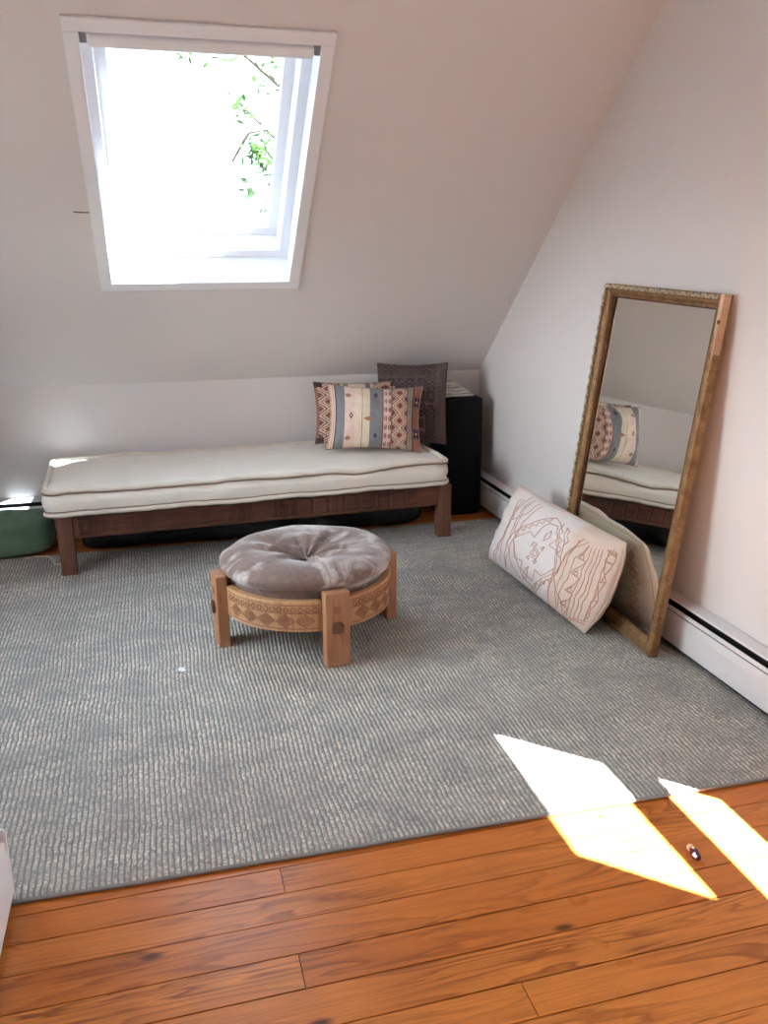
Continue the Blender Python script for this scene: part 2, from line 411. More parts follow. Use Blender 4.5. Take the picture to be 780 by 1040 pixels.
# ------------------------------------------------------------------ baseboard heaters
def heater(label,length,origin,rz):
    t=thing('baseboard_heater',label,'heater',origin,rz,'white baseboard heaters along the walls')
    L_=length                                      # local x along the wall, local y = out of the wall, z up
    def pr(prof,name,mat,x0=0,x1=None,bev=.0015):
        b=MB(); b.prism([(x0,y,z) for y,z in prof],((L_ if x1 is None else x1)-x0,0,0)); return b.build(name,mat,t,bevel=bev)
    z0=0
    pr([(.001,.012),(.012,.012),(.012,.19),(.001,.204)],'back_plate',M['heater_dark'])
    pr([(.001,.205),(.004,.207),(.046,.198),(.049,.189),(.045,.189),(.042,.193),(.001,.199)],'top_cover',M['heater'],bev=.001)
    pr([(.050,.166),(.055,.168),(.0615,.154),(.056,.152)],'damper',M['heater'],bev=.0008)
    pr([(.054,.147),(.060,.1485),(.065,.118),(.065,.020),(.061,.020),(.059,.116)],'front_panel',M['heater'],bev=.0015)
    pr([(.014,.06),(.05,.06),(.05,.14),(.014,.14)],'fin_block',M['heater_dark'])
    for x in (0,L_-.008): pr([(.001,FZ),(.066,FZ),(.066,.186),(.062,.197),(.001,.206)],'end_cap',M['heater'],x,x+.008)
    return t
heater('long white baseboard heater along the right wall behind the mirror',5.2,(-.001,-5.25,0),pi/2)
heater('white baseboard heater along the low back wall behind the daybed',2.86,(-.40,-.001,0),pi)
h3=heater('white baseboard heater end at the lower left edge of the photo',2.2,(-2.474,-3.114,0),-pi/2)
# ------------------------------------------------------------------ rug
rug=thing('area_rug','large grey blue ribbed wool rug covering the pine floor under the daybed','rug',(-1.65,-1.8,FZ))
def make_rug():
    c=[(-3.22,-3.108),(-.030,-3.190),(-.030,-.480),(-3.22,-.452)]
    def P(u,v):
        a=Vector(c[0]).lerp(Vector(c[1]),u); d=Vector(c[3]).lerp(Vector(c[2]),u); p=a.lerp(d,v)
        return p
    b=MB()
    def f(u,v):
        p=P(u,v); e=min(u*3.1,(1-u)*3.1,v*2.7,(1-v)*2.7)
        z=-FZ*(min(1,e/.012))**.5 if e<.012 else -FZ
        if e>.05: z+=0*noise.noise((p.x*2,p.y*2,0))
        w=.006*noise.noise((p.x*3,p.y*3,5)) if e<.001 else 0
        return (p.x+1.65,p.y+1.8+w,max(z,.0005))
    us=[0,.001,.002,.004]+[i/80 for i in range(1,80)]+[.996,.998,.999,1]
    vs=[0,.001,.002,.0045]+[i/70 for i in range(1,70)]+[.9955,.998,.999,1]
    V=[[b.bm.verts.new(f(u,v)) for v in vs] for u in us]
    for i in range(len(us)-1):
        for j in range(len(vs)-1): b.bm.faces.new((V[i][j],V[i+1][j],V[i+1][j+1],V[i][j+1]))
    b.build('pile',M['rug'],rug,smooth=True)
    b=MB(); pts=[]
    for k in range(4):
        a,d=c[k],c[(k+1)%4]
        for i in range(40):
            s=i/40; x=a[0]+(d[0]-a[0])*s; y=a[1]+(d[1]-a[1])*s
            pts.append((x+1.65,y+1.8+.004*noise.noise((x*3,y*3,5)),.006))
    b.tube(pts,.0058,6,closed=True); b.build('bound_edge',M['rugedge'],rug,smooth=True)
make_rug()

# ------------------------------------------------------------------ daybed
BR=radians(2.0)
bed=thing('daybed','low dark carved wooden daybed frame under the cream mattress','daybed',(-2.497,-.811,0),BR)
BW,BD,BH=2.062,.70,.306
def leg(x,y,z0):
    b=MB(); b.box(x,x+.074,y,y+.072,z0,BH); b.build('leg',M['bedleg'],bed,bevel=.004)
leg(0,0,0.0005); leg(BW-.074,0,0.0005); leg(0,BD-.072,FZ); leg(BW-.074,BD-.072,FZ)
def rail(name,x0,x1,y0,y1,z0,z1,mat=M['bed']):
    b=MB(); b.box(x0,x1,y0,y1,z0,z1); return b.build(name,mat,bed,bevel=.003)
fr=rail('front_rail',.074,BW-.074,.010,.045,.186,.303)
rail('back_rail',.074,BW-.074,BD-.045,BD-.010,.186,.303)
rail('side_rail',.015,.05,.072,BD-.072,.186,.303); rail('side_rail',BW-.05,BW-.015,.072,BD-.072,.186,.303)
b=MB()
for i in range(14):
    x=.10+i*.137; b.box(x,x+.08,.045,BD-.045,.262,.284)
b.build('slat_base',M['bed'],bed)
# carved relief on the front rail
b=MB(); yF=.0102
def rect(x0,x1,z0,z1,w=.0055,h=.009):
    for a in ((x0,x1,z0,z0+w),(x0,x1,z1-w,z1),(x0,x0+w,z0+w,z1-w),(x1-w,x1,z0+w,z1-w)):
        b.box(a[0],a[1],yF-h,yF+.002,a[2],a[3])
def circ(x,z,r,w=.005):
    pts=[(x+r*cos(2*pi*k/18),yF-.002,z+r*sin(2*pi*k/18)) for k in range(18)]
    b.tube(pts,w*.75,6,closed=True)
b.box(.085,BW-.085,yF-.004,yF+.002,.291,.300); b.box(.085,BW-.085,yF-.004,yF+.002,.190,.200)
x=.10; i=0; rnd=random.Random(3)
while x<BW-.19:
    k=i%7
    if x>1.18:                                      # block section at the right
        w=.085; b.box(x,x+w-.012,yF-.007,yF+.002,.205,.286); 
        for q in range(3): b.box(x+.012+q*.018,x+.020+q*.018,yF-.010,yF-.006,.213,.278)
        x+=w
    elif k in (0,3): rect(x,x+.07,.206,.286); rect(x+.014,x+.056,.219,.273); b.box(x+.028,x+.042,yF-.007,yF,.232,.260); x+=.078
    elif k in (1,4,6):
        for q in range(4): b.box(x+q*.015,x+q*.015+.008,yF-.007,yF+.002,.206,.286)
        x+=.064
    else: circ(x+.036,.246,.034); circ(x+.036,.246,.018); circ(x+.036,.246,.006); x+=.08
    i+=1
b.build('carving',M['bedcarve'],fr,bevel=.0012,seg=1)

# ---- mattress (French roll edge)
mat_=thing('mattress','long cream cotton mattress with rolled seamed edges on the daybed','mattress',(-2.497,-.811,BH),BR)
MX0,MX1,MY0,MY1=-.034,2.030,-.014,.700
def edge(s,off,z):           # rounded rectangle perimeter, s in 0..1
    rc=.05; x0,x1,y0,y1=MX0-off,MX1+off,MY0-off,MY1+off
    W,D=x1-x0-2*rc,y1-y0-2*rc; q=pi*rc/2; T=2*W+2*D+4*q; d=(s%1)*T
    segs=[(W,0),(q,1),(D,2),(q,3),(W,4),(q,5),(D,6),(q,7)]
    for Ls,k in segs:
        if d<=Ls or k==7: break
        d-=Ls
    if k==0: p=(x0+rc+d,y0)
    elif k==2: p=(x1,y0+rc+d)
    elif k==4: p=(x1-rc-d,y1)
    elif k==6: p=(x0,y1-rc-d)
    else:
        a=d/rc; c,st={1:((x1-rc,y0+rc),-pi/2),3:((x1-rc,y1-rc),0),5:((x0+rc,y1-rc),pi/2),7:((x0+rc,y0+rc),pi)}[k]
        p=(c[0]+rc*cos(st+a),c[1]+rc*sin(st+a))
    return p
def zwob(x,y,k):
    dip=-.014*math.exp(-((x-1.52)/.16)**2)*(1 if y<.2 else 0)+.012*math.exp(-((x-1.85)/.18)**2) if k==1 else 0
    return dip+(.010 if k==1 else .005)*noise.noise((x*4,y*4,k*3.1))+.004*noise.noise((x*15,y*15,k*7.7))
ZT=.128; ZB=.018
def mattress_top(x,y):
    e=min(x-MX0,MX1-x,y-MY0,MY1-y); e=max(e,0)
    puff=.020*(1-math.exp(-e/.07))
    t=0
    for i in range(9):
        for j in range(3):
            cx,cy=.13+i*.225,.14+j*.21
            t-=.0045*math.exp(-((x-cx)**2+(y-cy)**2)/.0026)
    return ZT-.004+puff+t+.004*noise.noise((x*3.3,y*5,1))+.0015*noise.noise((x*14,y*14,2))
b=MB()
NS=300
prof=[]
rings=[]
levels=[(-.03,.002),(0,.006),(.006,ZB),(.010,.045),(.016,.07),(.014,.095),(.004,.115),(-.004,ZT)]
for off,z in levels:
    row=[]
    for i in range(NS):
        x,y=edge(i/NS,off,z)
        bul=.009*noise.noise((x*6,y*6,z*6+2))+.004*noise.noise((x*17,y*17,z*9+5)) if .03<z<.12 else 0
        px,py=edge(i/NS,off+bul,z)
        row.append(b.bm.verts.new((px,py,z+(zwob(x,y,1) if z>.11 else 0))))
    rings.append(row)
for A,B in zip(rings[:-1],rings[1:]):
    for i in range(NS): b.bm.faces.new((A[i],A[(i+1)%NS],B[(i+1)%NS],B[i]))
b.bm.faces.new(rings[0][::-1])
# inner top: shrink the loop towards the centre line
prev=rings[-1]
cx0,cx1,cyc=MX0+.36,MX1-.36,(MY0+MY1)/2
for k in range(1,25):
    t=k/24; row=[]
    for i in range(NS):
        x,y=edge(i/NS,-.004,0)
        tx=min(max(x,cx0),cx1); X=x+(tx-x)*t; Y=y+(cyc-y)*t
        w=min(1,t*6)
        z=mattress_top(X,Y)*w+(ZT+zwob(x,y,1))*(1-w)
        row.append(b.bm.verts.new((X,Y,z)))
    for i in range(NS): b.bm.faces.new((prev[i],prev[(i+1)%NS],row[(i+1)%NS],row[i]))
    prev=row
body=b.build('mattress_body',M['cream'],mat_,smooth=True)
def roll(name,off,z,r,k,mat,par):
    b=MB(); pts=[]
    for i in range(420):
        x,y=edge(i/420,off,z); pts.append((x,y,z+zwob(x,y,k)))
    b.tube(pts,r,8,closed=True); return b.build(name,mat,par,smooth=True)
rl=roll('top_roll',.004,ZT+.002,.0125,1,M['cream_pipe'],mat_); roll('stitching',.012,ZT-.0105,.0042,1,M['stitch'],rl)
rl=roll('bottom_roll',.008,.016,.0135,2,M['cream_pipe'],mat_); roll('stitching',.014,.0305,.0026,2,M['stitch'],rl)

# ------------------------------------------------------------------ cushions
def pillow(name,label,cat,center,X,Yv,a,bb,T,colfn,mat,nu=120,nv=90,pin=.06,wr=.006,seed=0,group=None,sag=0,dog=1.0,pw=.55,pinr=None):
    """X = long axis (image right), Yv = up axis; colfn(u,v,side)->rgb with u,v in 0..1 from lower left"""
    X=Vector(X).normalized(); Yv=Vector(Yv); Yv=(Yv-X*Yv.dot(X)).normalized(); Z=X.cross(Yv)
    m=Matrix.Identity(4)
    for i,v in enumerate((X,Yv,Z)):
        for j in range(3): m[j][i]=v[j]
    m.translation=Vector(center)
    root=thing(name,label,cat,group=group,mat=m)
    def P(u,v,sd,lift=0):
        x=a*u*(1-(pinr if (pinr is not None and u>0) else pin)*(1-v*v)*u*u*dog); y=bb*v*(1-pin*1.3*(1-u*u)*v*v*dog)
        h=max(0,(1-abs(u)**2.4)*(1-abs(v)**2.4))**pw
        if sag and v<0: h*=1+sag*(-v)*(1-(-v))
        w=wr*noise.noise((u*2.6+seed,v*2.2,sd*3+seed))*2*min(1,h*2)+wr*.8*noise.noise((u*7+seed,v*6,sd*5))*min(1,h*2)
        return Vector((x,y,sd*(T*h+lift)+w*sd))
    b=MB(); cols=[]
    us=[-cos(pi*(i/nu))*.35+(2*i/nu-1)*.65 for i in range(nu+1)]; vs=[-cos(pi*(j/nv))*.35+(2*j/nv-1)*.65 for j in range(nv+1)]
    border={}
    for sd in (1,-1):
        V={}
        for i,u in enumerate(us):
            for j,v in enumerate(vs):
                if i in (0,nu) or j in (0,nv):
                    if (i,j) not in border: border[(i,j)]=b.bm.verts.new(P(u,v,1))
                    V[(i,j)]=border[(i,j)]
                else: V[(i,j)]=b.bm.verts.new(P(u,v,sd))
        for i in range(nu):
            for j in range(nv):
                q=(V[(i,j)],V[(i+1,j)],V[(i+1,j+1)],V[(i,j+1)])
                b.bm.faces.new(q if sd==1 else q[::-1])
                cols.append(colfn((us[i]+us[i+1])/4+.5,(vs[j]+vs[j+1])/4+.5,sd))
    o=b.build('cushion_cover',mat,root,smooth=True,recalc=False)
    me=o.data; at=me.color_attributes.new('Col','FLOAT_COLOR','CORNER')
    buf=[]
    for p in me.polygons:
        c=cols[p.index]; buf+= [c[0],c[1],c[2],1.0]*p.loop_total
    at.data.foreach_set('color',buf)
    b=MB(); pts=[]
    n=60
    for k in range(n): pts.append(P(-1+2*k/n,-1,1))
    for k in range(n): pts.append(P(1,-1+2*k/n,1))
    for k in range(n): pts.append(P(1-2*k/n,1,1))
    for k in range(n): pts.append(P(-1,1-2*k/n,1))
    b.tube(pts,.0028,6,closed=True)
    b.build('seam_piping',pillow.pipe,root,smooth=True)
    return root,P

CR=lin((232,214,194)); CR2=lin((230,214,190)); PK=lin((228,200,188)); BG=lin((134,136,140)); RU=lin((176,122,104)); RU2=lin((146,96,86))
BU=lin((132,84,82)); GR=lin((146,132,122)); IN=lin((58,48,84)); LN=lin((116,74,62)); DM=lin((84,62,68))
def kil(f,v,half=False):
    """f across 0..1, v up 0..1"""
    def tri(x): return abs((x%1)-.5)*2
    if f<.025: return RU if (v*40)%1<.5 else PK
    if f<.075: return (PK,CR,RU,PK,CR,LN)[int((f-.025)/.05*6)%6]
    if f<.08: return LN
    if f<.175: return BG
    if f<.285:
        for (fx,vy,kd) in ((.215,.82,0),(.245,.5,1),(.215,.16,0)):
            dx,dy=abs(f-fx),abs(v-vy)
            if kd and dx/.022+dy/.055<1: return CR if dx/.008+dy/.02<1 else LN
            if not kd and dx<.035 and dy<.035*(1-dx/.035)+.006: return RU
        return PK
    if f<.289: return LN
    if f<.362: return CR
    if f<.366: return LN
    if f<.44:
        dx,dy=abs(f-.43),abs(v-.46)
        return RU if dx<.05 and dy<.03*(1-dx/.05)+.006 else CR2
    if f<.565:
        for vy in (.83,.2):
            dx,dy=abs(f-.50),abs(v-vy)
            if dx/.022+dy/.05<1: return GR if dx/.008+dy/.02<1 else IN
        dx,dy=abs(f-.45),abs(v-.46)
        if dx<.04 and dy<.022*(1-dx/.04): return RU
        return BG
    if f<.575: return RU2
    if f<.665:
        q=(v*7.5)%1; p=((f-.58)/.085*2)%1
        if (p-.5)**2/.09+(q-.5)**2/.12<1: return BU if abs(p-.5)>.05 else PK
        if f>.655 or f<.582: return RU
        return PK
    if f<.672: return BU
    if f<.83:
        p=(f-.672)/.158; w=v*4.5
        d=abs(p-.5)*2; t=tri(w)
        k=abs(d-t)
        if k<.10: return CR
        if d<t:
            e=t-d
            if e<.32: return RU
            if e<.45: return CR
            return BU if e>.62 else RU
        e=d-t
        return (RU2 if e<.35 else CR if e<.5 else BU)
    if f<.838: return BU
    if f<.90: return GR if int((f-.838)/.062*5)%2==0 else lin((176,158,142))
    if f<.912: return DM
    p=(f-.912)/.088
    for vy in (.74,.26):
        dx,dy=abs(p-.5),abs(v-vy)
        qa,qb=dx/.42,dy/.075
        if qa<1 and qb<1:
            if qa+qb<.32: return CR
            if abs(qa-qb)<.42: return IN
            return RU2
    if p>.9: return CR
    return (RU if ((p*4+v*22)%1<.55) else RU2)
def kil_fb(u,v,sd):
    f=u
    return kil(f,v)
def kil_back(u,v,sd):
    f=max(u,1-u); f=1-(1-f)
    if min(u,1-u)<.10 and min(v,1-v)<.09: return DM
    # banded cushion seen behind: diamond band and rust ends, cream centre
    if f>.965: return RU if (v*30+f*20)%1<.5 else RU2
    if f>.70: return kil(.672+(f-.70)/.265*.158,v)
    if f>.66: return kil(.03+(f-.66)*1.1,v)
    if f>.60: return BG
    return PK if f>.57 else CR
pillow.pipe=M['stitch']
pillow('lumbar_cushion','striped kilim lumbar cushion in cream grey and rust, at the front of the daybed','cushion',
       (-.795,-.428,.638),(.975,-.20,-.045),(0.02,.28,.95),.272,.186,.118,kil_fb,M['kilim'],220,150,pin=.085,seed=1,group='kilim lumbar cushions on the daybed')
pillow('lumbar_cushion','kilim lumbar cushion with rust diamond band, half hidden behind the front striped cushion','cushion',
       (-.848,-.23,.642),(.975,-.16,.0),(0,.30,.95),.252,.182,.055,kil_back,M['kilim'],200,140,pin=.07,seed=4,group='kilim lumbar cushions on the daybed')
MA=lin((98,82,81)); MB_=lin((74,60,61)); MC=lin((122,105,102))
def mauve(u,v,sd):
    h=lambda a,b:(sin(a*127.1+b*311.7)*43758.5453)%1
    if u>.86:
        return MC if (int(v*44)+int(u*60))%2==0 else MB_
    d=min(u,(.86-u)*1.0,v,1-v)
    if int(v*9)%3==0 or v>.88:
        k=(u*11)%1; q=(v*18)%1
        return MA if (k<.6)^(q<.5) else MB_
    i,j=int(u*7),int(v*6); p,q=(u*7)%1,(v*6)%1
    e=min(p,1-p,q,1-q)
    if h(i,j)<.45: return MB_ if .12<e<.3 else MA
    if h(i,j)<.75: return MA if int((p+q)*6)%2 else MB_
    return MC if e<.12 else MA if (int(p*8)+int(q*8))%2 else MB_
pillow.pipe=m_fabric('mauve_piping',lin((88,72,72)),.2)
pillow('throw_cushion','large square dark mauve woven cushion leaning in the daybed corner','cushion',
       (-.525,-.262,.682),(.89,-.45,.03),(.06,.24,.96),.210,.238,.055,mauve,M['kilim'],130,150,pin=.05,seed=9)

# floor lumbar pillow with stitched line pattern
CW=lin((236,226,222)); CP=lin((228,206,190)); CT=lin((216,176,146))
def flr(u,v,sd):
    k=.5+.5*noise.noise((u*3,v*3,2))
    if sd<0: return CP if u>.9 else lin((228,222,206))
    if u>.71: t=min(1,(u-.71)/.05); return tuple(CW[i]*(1-t)+CP[i]*t for i in range(3))
    if u<.10: t=1-u/.10; return tuple(CW[i]*(1-.7*t)+CT[i]*.7*t for i in range(3))
    return CW
pillow.pipe=m_fabric('cream_piping',lin((226,206,190)),.1)
fp,PF=pillow('floor_cushion','long white lumbar pillow with terracotta stitched lines, on the rug against the mirror','cushion',
       (-.272,-1.632,.196),(.035,-.98,-.0),(.165,-.05,.37),.488,.205,.098,flr,M['floorcush'],160,90,pin=.012,wr=.008,seed=5,sag=.25,dog=1.0,pw=.46,pinr=-.10)
TL_,TR_,BR_,BL_=Vector((228,38)),Vector((728,365)),Vector((522,762)),Vector((42,392))
SHEET={}
def inv(p):
    """drawing sheet -> cloth coordinates -1..1, solved on the puffed cloth surface"""
    px,py=490+p[0]/5.032,490+p[1]/5.032
    mw_=fp.matrix_world; C=cam.matrix_world.translation
    def pj(u,v):
        d=mw_@PF(u,v,1)-C; z=d.dot(fwd)
        return 390+F*d.dot(rr)/z,520-F*d.dot(uu)/z
    u,v=0.0,0.0
    for _ in range(14):
        x,y=pj(u,v); e=1e-3; xu,yu=pj(u+e,v); xv,yv=pj(u,v+e)
        a,b_,c,d=(xu-x)/e,(xv-x)/e,(yu-y)/e,(yv-y)/e; D=a*d-b_*c
        if abs(D)<1e-6: break
        ex,ey=px-x,py-y
        u+=max(-.25,min(.25,(ex*d-b_*ey)/D)); v+=max(-.25,min(.25,(a*ey-c*ex)/D))
        u=max(-.97,min(.97,u)); v=max(-.96,min(.96,v))
    return u,v
LINES=[ # closed flag, points on the drawing sheet
 (1,[(160,285),(245,250),(265,282),(302,234),(345,210),(390,225),(386,290),(340,322),(378,345),(368,438),(300,478),(268,446),(256,505),(195,440),(205,402),(165,385)]),
 (1,[(268,330),(292,360),(268,397),(243,360)]),(1,[(268,344),(280,361),(268,380),(256,361)]),
 (1,[(262,303),(282,320),(250,324)]),(1,[(300,333),(317,331),(306,352)]),(1,[(258,402),(278,400),(266,417)]),(1,[(223,380),(240,374),(236,394)]),
 (1,[(355,248),(340,285),(312,300),(325,266)]),(1,[(236,430),(227,480),(210,497),(212,455)]),
 (0,[(160,262),(210,222),(300,192),(380,182),(402,212)]),(0,[(158,285),(185,258),(195,234),(210,248),(222,224),(240,236),(255,214),(275,222),(290,202),(310,212),(325,192),(345,205),(360,186)]),
 (0,[(270,92),(185,200),(130,300),(150,420),(195,490)]),(0,[(310,125),(205,205),(140,330),(120,440)]),(0,[(215,90),(150,190),(90,310),(70,400)]),
 (0,[(200,85),(125,240),(92,400)]),(0,[(245,100),(145,260),(118,425)]),(0,[(225,120),(170,200),(160,300),(170,380),(200,470),(260,540)]),
 (0,[(180,120),(110,270),(60,395)]),(0,[(300,110),(230,160),(150,190)]),(0,[(260,75),(200,120),(170,150)]),
 (0,[(420,212),(392,300),(382,400),(342,520),(346,630)]),(0,[(442,230),(412,330),(396,430),(335,560)]),(0,[(522,290),(442,350),(382,460),(252,545)]),
 (0,[(546,305),(470,335),(420,430),(372,580),(380,650)]),(0,[(500,295),(420,385),(350,490),(272,565)]),(0,[(360,440),(370,520),(400,600),(410,660)]),
 (0,[(400,215),(414,255),(392,270),(410,297),(388,315),(402,345),(384,365),(396,388)]),(0,[(385,235),(378,300),(385,360)]),(0,[(265,545),(277,512),(290,532),(300,502),(316,522),(326,496),(342,506)]),
 (0,[(430,235),(447,250),(432,275),(442,300),(418,318)]),
 (0,[(545,330),(487,385),(530,408),(500,430),(450,460),(495,492),(470,520),(420,548),(460,575),(440,600),(392,612),(432,645)]),
 (1,[(520,362),(496,386),(516,400)]),(1,[(485,450),(462,463),(482,482)]),(1,[(455,533),(432,549),(452,567)]),(1,[(428,600),(404,614),(424,632)]),
 (0,[(545,325),(470,390),(420,510),(385,640)]),
 (0,[(560,335),(500,490),(430,680)]),(0,[(580,338),(522,492),(448,690)]),(0,[(600,342),(542,500),(466,700)]),(0,[(618,345),(556,515),(484,706)]),(0,[(650,345),(590,520),(515,710)]),
 (0,[(665,352),(625,400),(665,425),(602,512),(635,518),(562,605),(597,615),(525,690),(560,705)]),(0,[(690,360),(672,420),(625,402),(640,515),(590,512),(602,612),(555,606),(560,690),(525,700)]),
 (0,[(655,345),(700,385)]),(0,[(670,345),(715,382)]),(0,[(640,345),(690,390)]),(0,[(430,690),(545,720)]),(0,[(435,705),(540,735)]),(0,[(440,640),(425,700)]),
]
b=MB()
def stitch(pts,closed,sd=1,raw=False):
    q=[p if raw else inv(p) for p in pts]
    if closed: q=q+[q[0]]
    out=[]
    for (u0,v0),(u1,v1) in zip(q[:-1],q[1:]):
        n=max(2,int(sqrt(((u1-u0)*.5)**2+((v1-v0)*.2)**2)/.012))
        for k in range(n): out.append(PF(u0+(u1-u0)*k/n,v0+(v1-v0)*k/n,sd,.0006))
    out.append(PF(*q[-1],sd,.0006)); b.tube(out,.0019,5,up=(0,0,1))
for c,pts in LINES: stitch(pts,c)
zz=[(.84 if i%2 else .93,-.92+i*.184) for i in range(11)]; stitch(zz,0,-1,True); stitch([(.93 if i%2 else .84,-.92+i*.184) for i in range(11)],0,-1,True)
b.build('embroidery',M['thread'],fp,smooth=True)

# ------------------------------------------------------------------ ottoman
OC=(-1.431,-1.745)
ot=thing('ottoman_table','round low carved wooden table base with four pegged legs on the rug','table',(*OC,0))
A0=radians(-82.5)
for k in range(4):
    a=A0+k*pi/2; er=Vector((cos(a),sin(a),0)); et=Vector((-sin(a),cos(a),0)); ez=Vector((0,0,1))
    b=MB(); b.obox(er*.365+ez*.1525,et*.049,er*.024,ez*.152); lg=b.build('leg',M['teak'],ot,bevel=.005)
    b=MB(); b.obox(er*.3895+ez*.236,et*.0135,er*.0022,ez*.0135); b.build('tenon',M['peg'] if k==9 else M['teakcarve'],lg,bevel=.0008)
    b=MB(); b.obox(er*.387+ez*.166-et*.004,et*.017,er*.014,ez*.021); b.obox(er*.390+ez*.160+et*.010,et*.010,er*.013,ez*.017); b.build('peg',M['peg'],lg,bevel=.003)
    g=radians(9.0)
    b=MB(); b.arc_slab(.318,.350,.140,.264,a+g*.9,a+pi/2-g*.9,36); pn=b.build('apron_panel',M['teakring'],ot,bevel=.004)
    b=MB(); r=.3505; s0,s1=a+g+.09,a+pi/2-g-.06
    n=15
    for i in range(n):
        t=s0+(s1-s0)*i/(n-1); c=Vector((r*cos(t),r*sin(t),.231)); tt=Vector((-sin(t),cos(t),0))
        b.tube([c+tt*.0095*cos(2*pi*q/10)+ez*.0095*sin(2*pi*q/10) for q in range(10)],.0024,5,closed=True,up=(cos(t),sin(t),0))
    for z in (.249,.217,.154):
        b.tube([(r*cos(s0-.05+(s1-s0+.1)*i/30),r*sin(s0-.05+(s1-s0+.1)*i/30),z) for i in range(31)],.0022,5)
    m=5
    for i in range(m):
        t=s0+(s1-s0)*(i+.5)/m; d=(s1-s0)/m*.46
        P=lambda dt,z:Vector((r*cos(t+dt),r*sin(t+dt),z))
        for sc in (1,.62,.28):
            pts=[]
            Q=[(d*sc,0),(0,.026*sc),(-d*sc,0),(0,-.026*sc)]
            for (x0,z0),(x1,z1) in zip(Q,Q[1:]+Q[:1]):
                pts+=[P(x0+(x1-x0)*w/5,.186+z0+(z1-z0)*w/5) for w in range(5)]
            b.tube(pts,.0026,5,closed=True)
    b.build('carving',M['teakcarve'],pn)
b=MB(); b.lathe([(0,.205),(.316,.205),(.316,.225),(0,.225)],64); b.build('table_deck',M['teakcarve'],ot,weld=True)

oc=thing('round_cushion','round tufted mauve grey crushed velvet cushion set in the wooden ring table','cushion',(*OC,.2255))
def folds(a,r,z):
    k=min(1,r/.33)
    f=0
    if r<.27 and z>.04:
        t=(r-.02)/.25
        f=.010*sin(a*7+1.3*sin(a*2+1))*max(0,1-abs(t-.35)/.65)+.006*sin(a*13+2)*max(0,1-t)
    z2=z+f+.010*noise.noise((cos(a)*r*7,sin(a)*r*7,z*4))*(1 if z>.02 else 0)
    r2=r+ (.007*noise.noise((cos(a)*2.5,sin(a)*2.5,z*12+1)) if r>.28 and z>.06 else 0)
    return r2,z2
prof=[(0,0),(.18,.0),(.29,.001),(.310,.012),(.313,.035),(.316,.055),(.322,.068),(.336,.076),(.348,.088),(.352,.100),(.347,.114),(.331,.127),(.305,.138),(.275,.146),(.24,.149),(.20,.147),(.165,.141),(.13,.135),(.10,.123),(.075,.112),(.05,.101),(.03,.092),(.014,.086),(0,.085)]
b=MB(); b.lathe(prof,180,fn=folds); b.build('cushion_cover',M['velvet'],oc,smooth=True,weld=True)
b=MB(); b.lathe([(0,.094),(.008,.093),(.013,.089),(.014,.084),(0,.082)],24); b.build('tuft_button',M['velvet'],oc,smooth=True,weld=True)

